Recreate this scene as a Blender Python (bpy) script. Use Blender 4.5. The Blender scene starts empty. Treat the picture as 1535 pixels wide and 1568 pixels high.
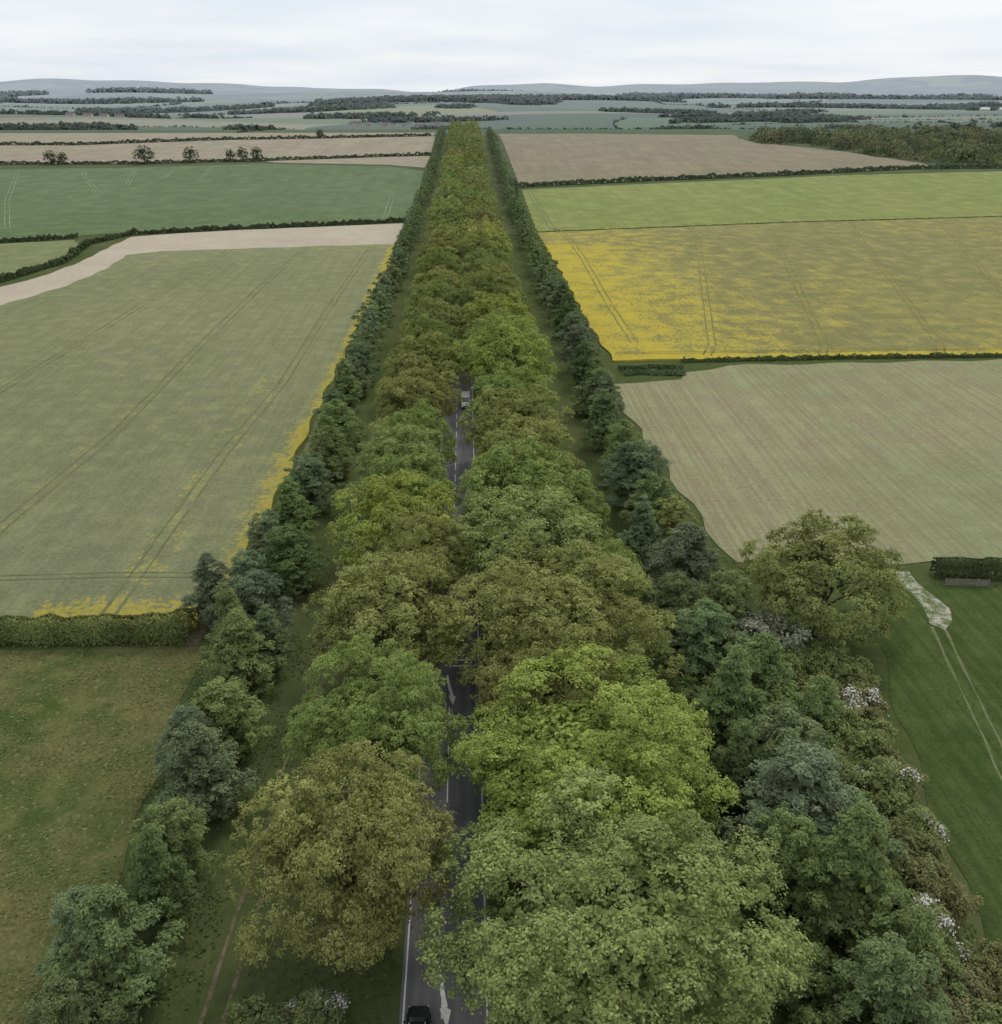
import bpy, math, random
import numpy as np
from mathutils import Vector
from mathutils.geometry import delaunay_2d_cdt
random.seed(7)
scene=bpy.context.scene
col=scene.collection
# ------------------------------------------------------------------ terrain
def sm(a,b,t):
    t=np.clip((t-a)/(b-a),0,1); return t*t*(3-2*t)
RX=[-20000,-5800,-4200,-2800,-1900,-1000,-400,100,1000,1700,2400,3500,5000,6740,20000]
RZ=[160,155,172,140,70,75,60,105,130,105,112,140,180,220,225]
def H(x,y):
    x=np.asarray(x,float);y=np.asarray(y,float)
    z=16*sm(600,1150,y)-38*sm(1200,2400,y)
    f=sm(1700,2800,y)
    z=z+f*(13*np.sin(x/620+1.3)*np.cos(y/800)+8*np.sin(x/300+y/520)+7*np.sin(x/1300-y/700))
    z=z+38*np.exp(-((x-150)/1000)**2-((y-5400)/800)**2)
    z=z+30*np.exp(-((x-3300)/1500)**2-((y-6500)/1000)**2)
    rz=np.interp(x,RX,RZ)+10*np.sin(x/430)+6*np.sin(x/170+1)
    z=z+rz*1.08*np.exp(-((y-13200)/1500)**2)+70*np.exp(-((y-9500)/900)**2)*(.5+.5*np.sin(x/1500+2.2))
    return z
# ------------------------------------------------------------------ helpers
def link(o): col.objects.link(o); return o
def mesh_np(name,V,Q,mats,mi=None,attrs=None,smooth=False):
    me=bpy.data.meshes.new(name)
    V=np.asarray(V,np.float32);Q=np.asarray(Q,np.int32);k=Q.shape[1]
    me.vertices.add(len(V));me.vertices.foreach_set('co',V.ravel())
    me.loops.add(Q.size);me.loops.foreach_set('vertex_index',Q.ravel())
    me.polygons.add(len(Q));me.polygons.foreach_set('loop_start',np.arange(0,Q.size,k,dtype=np.int32))
    me.polygons.foreach_set('loop_total',np.full(len(Q),k,np.int32))
    for m in mats: me.materials.append(m)
    if mi is not None: me.polygons.foreach_set('material_index',np.asarray(mi,np.int32))
    me.update(calc_edges=True)
    if smooth: me.polygons.foreach_set('use_smooth',np.ones(len(Q),bool))
    if attrs:
        for n,(dom,typ,data) in attrs.items():
            a=me.attributes.new(n,typ,dom)
            if typ=='FLOAT': a.data.foreach_set('value',np.asarray(data,np.float32).ravel())
            else: a.data.foreach_set('color',np.asarray(data,np.float32).ravel())
    me.validate()
    return me
def obj(name,me,loc=(0,0,0),rot=0,scale=(1,1,1),color=None,parent=None):
    o=bpy.data.objects.new(name,me);link(o)
    o.location=loc;o.rotation_euler=(0,0,rot);o.scale=scale
    if color: o.color=(*color,1)
    if parent: o.parent=parent
    return o
class NT:
    def __init__(s,name):
        s.m=bpy.data.materials.new(name);s.m.use_nodes=True;s.t=s.m.node_tree;s.t.nodes.clear()
        s.out=s.t.nodes.new('ShaderNodeOutputMaterial')
    def n(s,typ,**kw):
        nd=s.t.nodes.new(typ)
        for k,v in kw.items(): setattr(nd,k,v)
        return nd
    def l(s,a,b): s.t.links.new(a,b)
    def setin(s,sock,v):
        if isinstance(v,bpy.types.NodeSocket): s.l(v,sock)
        elif isinstance(v,(tuple,list)) and len(v)==3 and sock.type=='RGBA': sock.default_value=(*v,1)
        else: sock.default_value=v
    def math(s,op,a,b=0.0,c=None):
        nd=s.n('ShaderNodeMath',operation=op);s.setin(nd.inputs[0],a);s.setin(nd.inputs[1],b)
        if c is not None: s.setin(nd.inputs[2],c)
        return nd.outputs[0]
    def mix(s,f,a,b,blend='MIX'):
        nd=s.n('ShaderNodeMix',data_type='RGBA',blend_type=blend)
        s.setin(nd.inputs[0],f);s.setin(nd.inputs[6],a);s.setin(nd.inputs[7],b)
        return nd.outputs[2]
    def pos(s):
        return s.n('ShaderNodeNewGeometry').outputs['Position']
    def noise(s,scale,detail=3,vec=None,rough=.55,sc=None):
        nd=s.n('ShaderNodeTexNoise');nd.noise_dimensions='2D';nd.inputs['Scale'].default_value=scale;nd.inputs['Detail'].default_value=detail;nd.inputs['Roughness'].default_value=rough
        v=vec or s.pos()
        if sc:
            mp=s.n('ShaderNodeMapping');s.l(v,mp.inputs[0]);mp.inputs['Scale'].default_value=sc[0];mp.inputs['Rotation'].default_value=(0,0,sc[1]);v=mp.outputs[0]
        s.l(v,nd.inputs['Vector']);return nd.outputs[0]
    def rng(s,v,a,b,c=0.,d=1.):
        nd=s.n('ShaderNodeMapRange');s.setin(nd.inputs[0],v)
        for i,x in enumerate((a,b,c,d)): nd.inputs[i+1].default_value=x
        return nd.outputs[0]
    def attr(s,name):
        nd=s.n('ShaderNodeAttribute');nd.attribute_name=name;return nd
    def haze(s,c,k=8500.):  # aerial haze painted into the base colour, growing with world Y
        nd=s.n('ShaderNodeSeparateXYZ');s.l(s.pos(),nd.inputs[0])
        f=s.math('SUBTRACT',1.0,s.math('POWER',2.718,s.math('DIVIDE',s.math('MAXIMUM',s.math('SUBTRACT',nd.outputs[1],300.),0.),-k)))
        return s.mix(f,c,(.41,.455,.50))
    def finish(s,c,rough=.9,bump=None,bs=.5,bd=.1,spec=.15):
        b=s.n('ShaderNodeBsdfPrincipled');s.setin(b.inputs['Base Color'],c);s.setin(b.inputs['Roughness'],rough)
        b.inputs['Specular IOR Level'].default_value=spec
        if bump is not None:
            bn=s.n('ShaderNodeBump');bn.inputs['Strength'].default_value=bs;bn.inputs['Distance'].default_value=bd
            s.l(bump,bn.inputs['Height']);s.l(bn.outputs[0],b.inputs['Normal'])
        s.l(b.outputs[0],s.out.inputs[0]);return s.m
    def matte(s,c,bump=None,bs=1.,bd=.3):
        b=s.n('ShaderNodeBsdfDiffuse');s.setin(b.inputs['Color'],c)
        if bump is not None:
            bn=s.n('ShaderNodeBump');bn.inputs['Strength'].default_value=bs;bn.inputs['Distance'].default_value=bd
            s.l(bump,bn.inputs['Height']);s.l(bn.outputs[0],b.inputs['Normal'])
        s.l(b.outputs[0],s.out.inputs[0]);return s.m
def plain(name,c,rough=.5,spec=.5,metal=0):
    t=NT(name);n=t.noise(3.,2);cc=t.mix(t.rng(n,.3,.7),tuple(x*.88 for x in c),tuple(min(1,x*1.08) for x in c))
    return t.finish(cc,rough,spec=spec)
KF=1.2
def field_mat(name,c1,c2,rows=None,rowc=.12,yellow=None,patch=.02,fine=.8,specks=None,yscale=.5,k=KF,fc=.62,ymax=.85,blotch=.38):
    c1=tuple(x*k for x in c1);c2=tuple(x*k for x in c2)
    t=NT(name)
    a=t.noise(patch,4);b=t.noise(fine,5,rough=.8)
    c=t.mix(t.rng(a,.38,.62),c1,c2)
    c=t.mix(t.rng(b,.38,.62,0,fc),c,tuple(x*.6 for x in c1))
    g=t.noise(fine*.12,4,rough=.65);c=t.mix(t.rng(g,.42,.68,0,blotch),c,tuple(min(1,x*1.33) for x in c2))
    if rows:
        w,ang=rows
        r=t.noise(1.,2,sc=((1/w,.012,1),ang))
        c=t.mix(t.rng(r,.42,.6,0,rowc*2),c,tuple(x*.6 for x in c1))
    if yellow:
        at=t.attr('yellow').outputs['Fac']
        n1=t.noise(yscale,4,rough=.75)
        n1=t.math('ADD',n1,t.math('MULTIPLY',t.math('SUBTRACT',g,.5),.5))
        thr=t.math('SUBTRACT',.84,t.math('MULTIPLY',at,.50))
        f=t.math('MULTIPLY',t.math('SUBTRACT',n1,thr),7.0);f=t.math('MINIMUM',t.math('MAXIMUM',f,0.),ymax)
        c=t.mix(f,c,yellow)
    if specks:
        s2=t.noise(1.6,2,rough=.4);c=t.mix(t.rng(s2,.66,.74,0,.7),c,specks)
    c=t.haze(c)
    return t.matte(c,bump=b)
def leaf_mat(name,tr=.33,attrcol=False,kk=1.):
    t=NT(name)
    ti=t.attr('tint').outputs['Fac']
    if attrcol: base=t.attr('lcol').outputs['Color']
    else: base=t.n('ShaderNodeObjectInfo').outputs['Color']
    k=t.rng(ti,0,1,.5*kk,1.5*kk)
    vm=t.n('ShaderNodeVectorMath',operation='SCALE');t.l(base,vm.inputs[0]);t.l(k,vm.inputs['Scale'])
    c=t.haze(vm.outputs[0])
    d=t.n('ShaderNodeBsdfDiffuse');t.l(c,d.inputs['Color'])
    tl=t.n('ShaderNodeBsdfTranslucent');t.l(c,tl.inputs[0])
    mx=t.n('ShaderNodeMixShader');mx.inputs[0].default_value=tr
    t.l(d.outputs[0],mx.inputs[1]);t.l(tl.outputs[0],mx.inputs[2]);t.l(mx.outputs[0],t.out.inputs[0])
    return t.m
M_leaf=leaf_mat('leaf',kk=2.75);M_leafA=leaf_mat('leaf_mixed',attrcol=True,kk=1.4)
tb=NT('bark');M_bark=tb.finish(tb.mix(tb.rng(tb.noise(4,4),.3,.7),(.06,.05,.04),(.15,.13,.105)),.9)
# ------------------------------------------------------------------ foliage builders
def unit(v): return v/np.maximum(np.linalg.norm(v,axis=-1,keepdims=True),1e-6)
def leaf_quads(P,N,size,rg,asp=.62):
    n=len(P);T=unit(np.cross(N,rg.normal(size=(n,3))));B=np.cross(N,T)
    s=(size*(.65+.7*rg.random(n)))[:,None]
    V=np.stack([P-T*s*.6,P+B*s*asp*.6+N*s*.08,P+T*s*.6,P-B*s*asp*.6+N*s*.08],1).reshape(-1,3)
    return V,np.arange(4*n).reshape(-1,4)
def foliage(C,D,rl,nb,rb,nl,leaf,rg,flat=.78,upb=.45,droop=.35,asp=.62,dark=0.):
    n=len(C)
    b=unit(rg.normal(size=(n,nb,3))*.8+D[:,None]*.9+np.array([0,0,upb]))
    P=C[:,None]+b*np.array([1,1,flat])*(rl[:,None,None]*(.74+.42*rg.random((n,nb,1))))
    lt=np.repeat(rg.normal(size=n)*.09,nb)
    P=P.reshape(-1,3);b=b.reshape(-1,3);m=len(P)
    br=rb*(.55+.9*rg.random((m,1,1)))
    q=unit(rg.normal(size=(m,nl,3)))*(rg.random((m,nl,1))**.5)
    L=P[:,None]+q*br*np.array([1,1,.5]);L[...,2]-=droop*((q[...,0]**2+q[...,1]**2)*br[...,0])
    N=unit(b[:,None]*.7+np.array([0,0,.55])+q*.5+rg.normal(size=(m,nl,3))*.38)
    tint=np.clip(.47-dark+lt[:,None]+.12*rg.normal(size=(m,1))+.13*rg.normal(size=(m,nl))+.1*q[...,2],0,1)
    V,Q=leaf_quads(L.reshape(-1,3),N.reshape(-1,3),leaf,rg,asp)
    return V,Q,tint.ravel()
def tube(p,r,k=7):
    p=np.asarray(p,float);V=[];n=len(p)
    for i in range(n):
        d=p[min(i+1,n-1)]-p[max(i-1,0)];d=d/np.linalg.norm(d)
        u=np.cross(d,[.3,1,.2]);u/=np.linalg.norm(u);w=np.cross(d,u)
        for j in range(k):
            a=2*math.pi*j/k;V.append(p[i]+r[i]*(u*math.cos(a)+w*math.sin(a)))
    Q=[[i*k+j,i*k+(j+1)%k,(i+1)*k+(j+1)%k,(i+1)*k+j] for i in range(n-1) for j in range(k)]
    return np.array(V),np.array(Q)
def assemble(name,leafparts,tubes,mats):
    Vs=[];Qs=[];mi=[];ti=[];o=0
    for V,Q,t in leafparts:
        Vs.append(V);Qs.append(Q+o);o+=len(V);mi.append(np.zeros(len(Q)));ti.append(t)
    for V,Q in tubes:
        Vs.append(V);Qs.append(Q+o);o+=len(V);mi.append(np.ones(len(Q)));ti.append(np.full(len(Q),.5))
    return mesh_np(name,np.concatenate(Vs),np.concatenate(Qs),mats,np.concatenate(mi),{'tint':('FACE','FLOAT',np.concatenate(ti))})
def limbs(C,h0,h1,r0,rg,n=10,wob=.6):
    T=[]
    tr=np.array([[0,0,-.3],[.1,.05,h0*.5],[0.1,-.1,h0],[.3,.1,(h0+h1)/2],[.2,.2,h1]])
    T.append(tube(tr,[r0*1.25,r0,r0*.85,r0*.5,r0*.15]))
    idx=rg.choice(len(C),min(n,len(C)),replace=False)
    for i in idx:
        s=np.array([0.1,0,h0*.8+(h1-h0)*.6*rg.random()]);e=s+(C[i]-s)*.9
        if e[2]<s[2]: s[2]=max(h0*.5,e[2]-.5)
        m1=s+(e-s)*.35+np.array([0,0,.3*wob])+rg.normal(size=3)*.3*wob;m2=s+(e-s)*.7+np.array([0,0,.3*wob])
        T.append(tube([s,m1,m2,e],[r0*.4,r0*.27,r0*.16,r0*.05],5))
    return T
def beech(seed,nl1=60,nb=25,nl=24,leaf=.27,R=10.,zc=7.6,up=9.0,dn=5.6,inner=28,rb=.68,ki=12,il=.62,fi=.46,amp=.085,rk=1.):
    rg=np.random.default_rng(seed)
    i=np.arange(nl1);cz=1-1.42*(i+.5)/nl1;ph=i*2.39996+rg.random()*6
    s=np.sqrt(1-cz**2);D=np.stack([s*np.cos(ph),s*np.sin(ph),cz],1)+rg.normal(size=(nl1,3))*.14;D=unit(D)
    az=np.arctan2(D[:,1],D[:,0]);f=1+.07*np.sin(2*az+rg.random()*6)+.06*np.sin(3*az+rg.random()*6)+amp*rg.normal(size=nl1)
    ax=np.stack([np.full(nl1,R),np.full(nl1,R),np.where(D[:,2]>0,up,dn)],1)
    C=np.array([0,0,zc])+D*ax*(f*.79)[:,None]
    rl=R*.215*(.6+.8*rg.random(nl1))*math.sqrt(60/nl1)*rk
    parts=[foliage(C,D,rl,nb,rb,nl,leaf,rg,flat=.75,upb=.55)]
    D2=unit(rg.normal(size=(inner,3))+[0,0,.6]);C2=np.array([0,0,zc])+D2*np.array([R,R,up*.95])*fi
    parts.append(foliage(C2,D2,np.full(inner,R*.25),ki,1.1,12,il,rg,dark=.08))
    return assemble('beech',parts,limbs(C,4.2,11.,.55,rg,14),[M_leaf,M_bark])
def cone_tree(seed,nl1=56,nb=13,nl=20,leaf=.25,R=4.2,h=11.,pw=.75):
    rg=np.random.default_rng(seed)
    t=(np.arange(nl1)+.5)/nl1;t=np.clip(t+rg.normal(size=nl1)*.03,0,1);ph=np.arange(nl1)*2.39996+rg.normal(size=nl1)*.5
    pr=R*np.minimum(1,(t+.12)*3.2)*(1-t)**pw*(.6+.62*rg.random(nl1))
    C=np.stack([pr*np.cos(ph),pr*np.sin(ph),1.0+t*(h-1.4)],1);D=unit(np.stack([np.cos(ph),np.sin(ph),.7+t],1))
    rl=R*.25*(.6+.7*rg.random(nl1))*(1.1-.45*t)
    parts=[foliage(C,D,rl,nb,.45,nl,leaf,rg,flat=.9,upb=.6,droop=.05,asp=.42)]
    k=nl1//2;t2=rg.random(k)*.85;sp=.14*R*(1-t2)+.2;C2=np.stack([rg.normal(size=k)*sp,rg.normal(size=k)*sp,1+t2*(h-2)],1)
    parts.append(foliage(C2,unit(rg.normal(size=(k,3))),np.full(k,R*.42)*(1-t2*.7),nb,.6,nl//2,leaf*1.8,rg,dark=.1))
    return assemble('conic',parts,limbs(C,2.,h*.85,.2,rg,14,.2),[M_leaf,M_bark])
def shrub(seed,nl1=26,nb=14,nl=18,leaf=.2,R=3.,h=5.,blossom=0.):
    rg=np.random.default_rng(seed)
    D=unit(rg.normal(size=(nl1,3))+[0,0,.45]);C=np.array([0,0,h*.45])+D*np.array([R,R,h*.5])*.7*(.65+.6*rg.random((nl1,1)))
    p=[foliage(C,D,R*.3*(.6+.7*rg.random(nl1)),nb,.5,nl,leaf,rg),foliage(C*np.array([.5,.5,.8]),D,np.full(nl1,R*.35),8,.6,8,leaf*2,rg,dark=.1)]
    me_t=limbs(C,1.2,h*.7,.14,rg,10,.3)
    mats=[M_leaf,M_bark]
    if blossom:
        k=max(2,int(nl1*blossom));idx=rg.choice(nl1,k,replace=False);p2=foliage(C[idx]+D[idx]*.12,D[idx],np.full(k,R*.3),nb*2,.45,5,leaf*.7,rg,asp=.9)
        me=assemble('shrub',p+[p2],me_t,mats+[M_blos])
        n1=len(p[0][1])+len(p[1][1]);mi=np.zeros(len(me.polygons),np.int32);me.polygons.foreach_get('material_index',mi);mi[n1:n1+len(p2[1])]=2
        me.polygons.foreach_set('material_index',mi);return me
    return assemble('shrub',p,me_t,mats)
tb=NT('blossom');M_blos=tb.finish(tb.mix(tb.rng(tb.noise(5,2),.3,.7),(.46,.44,.37),(.66,.64,.58)),.8)
NK=dict(nl1=78,nb=34,nl=26,leaf=.19,inner=40,rb=.52,ki=20,il=.4,fi=.40,amp=.12,rk=1.08)
B_near=[beech(5,**NK),beech(6,**NK)]
B_hi=[beech(s,amp=.10) for s in (1,2,3,4)]
B_lo=[beech(s,40,13,11,.55,inner=14,il=1.1,ki=8) for s in (11,12,13)]
C_hi=[cone_tree(21),cone_tree(22,R=4.6,h=10,pw=.6),cone_tree(23,R=3.8,h=12,pw=.9),cone_tree(24,R=4.4,h=11,pw=.5)]
C_lo=[cone_tree(31,26,9,9,.5),cone_tree(32,26,9,9,.5,R=4.5,pw=.5)]
S_hi=[shrub(41),shrub(42,R=3.3,h=4.6)];S_bl=[shrub(43,blossom=.5),shrub(44,blossom=.25)]
def tree(name,me,x,y,r,baser,zs=1.,colr=(.08,.1,.03)):
    s=r/baser
    return obj(name,me,(x,y,float(H(x,y))-.05),random.random()*6.28,(s,s,s**.5*zs),colr)
OLIVE=(.112,.121,.040);GREEN=(.100,.126,.038);BRIGHT=(.122,.146,.037);BROWN=(.114,.117,.040);MID=(.108,.125,.044);YG=(.128,.144,.036)
def jit(c,a=.12): 
    k=1+random.uniform(-a,a);return tuple(v*k*(1+random.uniform(-.05,.05)) for v in c)
Lrow=[(-7.3,58,8.5,BROWN,1.14),(-7.2,76,8.4,GREEN,1.05),(-6.9,95,8.9,OLIVE,1.05),(-4.0,110,6.6,OLIVE,1.12),(-7.2,121,8.8,YG,1.02),(-7.4,134,7.6,GREEN,1),(-8.6,147,8.,MID,1),(-6.7,160,6.8,GREEN,1),(-8.2,182,8.4,BROWN,1),(-6.8,207,9,OLIVE,1)]
Rrow=[(12.5,51,12.6,MID,.88),(13.3,70.5,12.5,BRIGHT,.85),(11.0,82.5,7.4,BROWN,1.05),(12.2,94,12.4,OLIVE,.93),(10.8,112.6,11.2,MID,.97),(19,111,6.4,GREEN,.85),(10.8,132,10.4,GREEN,.97),(18,130,6.,GREEN,.85),(12.,148,9.2,OLIVE,.95),(12.,166,9.3,OLIVE,.95),(11.4,186,8.4,GREEN,.9),(11.1,205,11.,BRIGHT,1.12),(10.6,225,9.2,MID,1),(10.2,244,10,YG,1.02)]
for i,(x,y,r,c,z) in enumerate(Lrow): tree('beech_tree',B_near[i] if i<2 else B_hi[i%4],x,y,r,10,z,c)
for i,(x,y,r,c,z) in enumerate(Rrow): tree('beech_tree',B_near[i%2] if i in (0,1,3) else B_hi[(i+2)%4],x,y,r,10,z,c)
pal=[OLIVE,MID,GREEN,OLIVE,BROWN,MID,YG,GREEN]
y=225
while y<1150:
    r=random.uniform(7.4,8.9)
    tree('beech_tree',(B_hi if y<360 else B_lo)[random.randrange(3)],-6.5+random.uniform(-.6,.6),y,r,10,random.uniform(.95,1.2),jit(random.choice(pal),.18))
    y+=r*2+random.uniform(2,5)
y=265
while y<1150:
    r=random.uniform(8.2,10.)
    tree('beech_tree',(B_hi if y<360 else B_lo)[random.randrange(3)],9.4+random.uniform(-.6,.6),y,r,10,random.uniform(.95,1.15),jit(random.choice(pal),.18))
    y+=r*2+random.uniform(2,5)
BLUE=(.078,.098,.053);DK=(.070,.092,.038);TEAL=(.083,.104,.050);LT=(.088,.112,.042)
OL=[(-25.1,52.6,4.8),(-26.3,47,3.5),(-23.6,59.7,3.2),(-24.1,65.3,3.5),(-23.8,73.6,4.7),(-23.4,83.0,4.5),(-23.9,93.0,4.9),(-24.8,105.0,4.5),(-31.2,109.5,3.8),(-23.2,119.7,5.1),(-25.0,133.1,5.0),(-23.7,144.8,4.8),(-22.5,160.0,4.7),(-23.3,176.3,5.1),(-24.2,198.1,4.9),(-23.6,222.2,4.7),(-23.7,210,4.4),(-28.3,55.5,3.4),(-22,99,3.4),(-27.5,127,3.6),(-25,187,4.3),(-26,78.5,3.2),(-26.5,99.5,3.6),(-27.5,114,3.4),(-24,168,4)]
for i,(x,y,r) in enumerate(OL):
    tree('hornbeam_tree',C_hi[i%4],x,y,r*1.02,4.2,random.uniform(.78,1.02),jit(random.choice([BLUE,DK,TEAL,LT])))
y=232
while y<1150:
    tree('hornbeam_tree',C_lo[random.randrange(2)],-23.8+random.uniform(-1.1,1.1),y,random.uniform(3.6,4.8),4.2,random.uniform(.8,1.05),jit(random.choice([BLUE,DK,TEAL,LT])))
    y+=random.uniform(9,14)
FG=(.080,.112,.038)
OR=[(30.6,196.2,5.6,DK),(29.0,174.5,5.2,DK),(30.7,145.7,6.0,BLUE),(32.1,113.8,6.3,BLUE),(30.5,95.4,4.9,TEAL),(29.9,81.2,4.6,LT),(33.3,73.1,5.1,TEAL),(38.5,79.7,4.1,LT),(31.8,65.4,6.1,BLUE),(33.2,56.3,5.3,FG),(32.2,46.1,4.2,DK),(30.2,217.4,4.6,DK),(31.3,250.1,5.3,BLUE),(30.9,283.3,5.9,TEAL),(30.5,232,5,BLUE),(31,266,5,DK),(30.5,160,4.8,LT),(31,186,4.8,BLUE),(31.5,134,4.6,DK),(34.5,86.5,4.8,LT),(28.5,104,4,DK),(28.5,72.5,3.8,DK),(29,59.5,3.6,LT),(36,50.5,3.8,LT),(35.8,62,3.8,TEAL),(27.8,124,4.2,BLUE),(34.5,101,4.2,LT)]
for i,(x,y,r,c) in enumerate(OR):
    tree('hornbeam_tree',C_hi[(i+1)%4],x,y,r,4.2,random.uniform(.85,1.05),jit(c))
tree('hornbeam_tree',C_hi[3],33.1,127.5,4,4.2,.9,(.12,.13,.045))
y=298
while y<1150:
    tree('hornbeam_tree',C_lo[random.randrange(2)],30.+random.uniform(-1.1,1.1),y,random.uniform(3.8,5.2),4.2,random.uniform(.8,1.05),jit(random.choice([BLUE,DK,TEAL,LT])))
    y+=random.uniform(9,14)
tree('oak_tree',B_hi[1],47.4,103.5,9.8,10,1.0,(.105,.114,.040))
SH=[(34.4,85.8,5.2,0,(.085,.100,.038)),(44.4,83.5,3.4,1,(.09,.098,.04)),(42.0,78.0,3.7,0,(.085,.098,.036)),(41.6,70.4,3.8,2,(.083,.098,.036)),(40.5,61.9,3.6,0,(.08,.094,.036)),(39.2,54.1,3.0,1,(.08,.098,.038)),(37.7,48.7,3.3,0,(.086,.092,.042)),(38.9,97.3,4.8,0,(.118,.116,.082)),(45.3,90.6,3.,0,(.09,.104,.038)),(37.5,91,3.8,0,(.078,.096,.035)),(42.5,94,3.4,0,(.083,.096,.034)),(36.5,67.5,3.2,0,(.073,.09,.032)),(37.5,60,3.,0,(.075,.094,.032)),(36,52,2.8,0,(.073,.09,.032)),(35.5,77,2.8,0,(.078,.094,.032)),(-9.7,48.4,2.6,2,(.075,.09,.036)),(-12.8,46.8,2.6,0,(.072,.088,.034)),(40.5,86.5,3.,0,(.082,.095,.036)),(41,45,3.2,0,(.086,.094,.04)),(26.5,88,2.4,0,(.065,.085,.032)),(44.5,74,2.8,0,(.085,.096,.038)),(43,66,2.6,2,(.083,.096,.038)),(42,58,2.6,0,(.086,.092,.04)),(46.5,88,2.2,0,(.09,.096,.04)),(43,50,2.6,0,(.085,.092,.038)),(38.5,73.5,3,0,(.075,.094,.034)),(26.5,62,2.4,0,(.07,.09,.034)),(28,50,2.8,0,(.07,.09,.034)),(27.5,44,2.8,0,(.07,.088,.034))]
for x,y,r,b,c in SH:
    me=S_bl[b-1] if b else S_hi[random.randrange(2)]
    tree('hawthorn_shrub' if b else 'hedgerow_shrub',me,x,y,r*1.05,3.,random.uniform(.95,1.3),jit(c,.08))
# ------------------------------------------------------------------ hedges
def hedge(name,pts,w,h,leaf,dens,c,lump=.25):
    rg=np.random.default_rng(int(abs(pts[0][0])*7+abs(pts[0][1])))
    P=[];N=[]
    for (x0,y0),(x1,y1) in zip(pts[:-1],pts[1:]):
        L=math.hypot(x1-x0,y1-y0);n=int(L*dens);t=rg.random(n);dx,dy=(x1-x0)/L,(y1-y0)/L
        a=rg.random(n)*math.pi; s=t*L
        ks=np.arange(0,L+2.*w,w*.55);lv=rg.normal(size=len(ks))
        lm=1+lump*(.55*np.interp(s,ks,lv)+.3*np.sin(s*.37/w*2+1.7)+rg.normal(size=n)*.12)
        ca=np.sign(np.cos(a))*np.abs(np.cos(a))**.55;sa=np.sin(a)**.55
        rr=np.where(rg.random(n)<.25,.75,1.)
        o=ca*w*.5*lm*rr;z=sa*h*lm*rr
        X=x0+(x1-x0)*t-dy*o;Y=y0+(y1-y0)*t+dx*o
        P.append(np.stack([X,Y,H(X,Y)+z],1));N.append(np.stack([-dy*ca,dx*ca,sa],1))
    P=np.concatenate(P);N=unit(np.concatenate(N)+rg.normal(size=(len(P),3))*.45)
    V,Q=leaf_quads(P,N,leaf,rg,.8)
    ti=np.clip(.5+.25*rg.normal(size=len(Q))+.15*np.sin(P[:,0]*.8)+.12*np.sin(P[:,0]*.23+1),0,1)
    return obj(name,mesh_np(name,V,Q,[M_leaf],None,{'tint':('FACE','FLOAT',ti)}),color=c)
hedge('hedge',[(-90,106.8),(-66.5,106.3),(-33.2,105.6)],3.4,3.5,.24,600,(.070,.080,.028),.2)
hedge('hedge',[(70,119.5),(79.6,118.6),(95,117),(130,113)],2.4,2.8,.26,450,(.037,.047,.019),.1)
HC=(.03,.04,.018)
hedge('hedge',[(-179,330),(-169,357),(-162,400),(-170,448),(-161,480),(-117,497),(-70,510),(-30,525)],2.2,1.9,.7,45,HC,.45)
hedge('hedge',[(-300,435),(-239,448),(-213,455),(-182,469)],2.2,1.9,.7,40,HC,.45)
hedge('hedge',[(-600,853),(-441,853),(-278,852),(-174,873),(-64,905),(-29,915)],3.,2.2,1.1,14,HC,.45)
hedge('hedge',[(-700,1000),(-525,1022),(-383,1019),(-249,1084),(-155,1102),(-37,1152)],3,2.5,1.4,10,HC,.45)
hedge('hedge',[(40,700),(141,736),(247,765),(366,805),(478,811),(760,830)],3.2,2.8,1.1,20,(.033,.044,.02),.35)
hedge('hedge',[(58,237.8),(103,240),(145,240.3),(210,241),(330,243)],1.4,.9,.4,45,(.033,.044,.018),.4)
hedge('hedge',[(37,481),(97,495),(170,513),(298,534),(430,524)],.8,.5,.5,10,(.04,.055,.021),.3)
hedge('low_scrub',[(41,229.5),(48,230),(57,229)],8,.8,.4,150,(.038,.053,.023),.3)
hedge('hedge',[(33,640),(35,715)],6,4,1.,60,(.04,.055,.025),.3)
# ------------------------------------------------------------------ ground sheet + far farmland
rg=np.random.default_rng(5)
xs=np.concatenate([np.arange(-16000,-6000,200),np.arange(-6000,-1500,75),np.arange(-1500,1500,37.5),np.arange(1500,7500,75),np.arange(7500,16001,200)])
ys=np.concatenate([[-3000,-1500,-700,-300,-100],np.arange(0,600,50),np.arange(600,2800,25),np.arange(2800,6000,60),np.arange(6000,17001,200)]).astype(float)
def warp(X,Y):
    f=sm(1250,2000,Y)
    return X+f*(90*np.sin(Y/500+X/1600)+60*np.sin(Y/260+1)),Y+f*(240*np.sin(X/800+.6)+110*np.sin(X/330+Y/900)+.14*X)
XX,YY=np.meshgrid(xs,ys);WX,WY=warp(XX,YY);ZZ=H(WX,WY)
nx,ny=len(xs),len(ys)
I=np.arange(nx*ny).reshape(ny,nx);Q=np.stack([I[:-1,:-1],I[:-1,1:],I[1:,1:],I[1:,:-1]],-1).reshape(-1,4)
farcols=[(.085,.14,.06),(.06,.10,.045),(.14,.19,.075),(.05,.085,.045),(.26,.23,.15),(.19,.21,.10),(.32,.29,.20),(.11,.155,.06),(.26,.27,.07)]
fw=np.array([.21,.18,.14,.14,.09,.1,.04,.08,.02])
bands=[1200,1480,1900,2400,2900,3600,4400,5400,6600,8200,10200,12400,14500,17001]
ccol=np.zeros((ny-1,nx-1,4));ccol[...,3]=1;ccol[...,:3]=(.084,.108,.038)
yc=(ys[:-1]+ys[1:])/2;xc=(xs[:-1]+xs[1:])/2
treeP=[];hedP=[]
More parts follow.
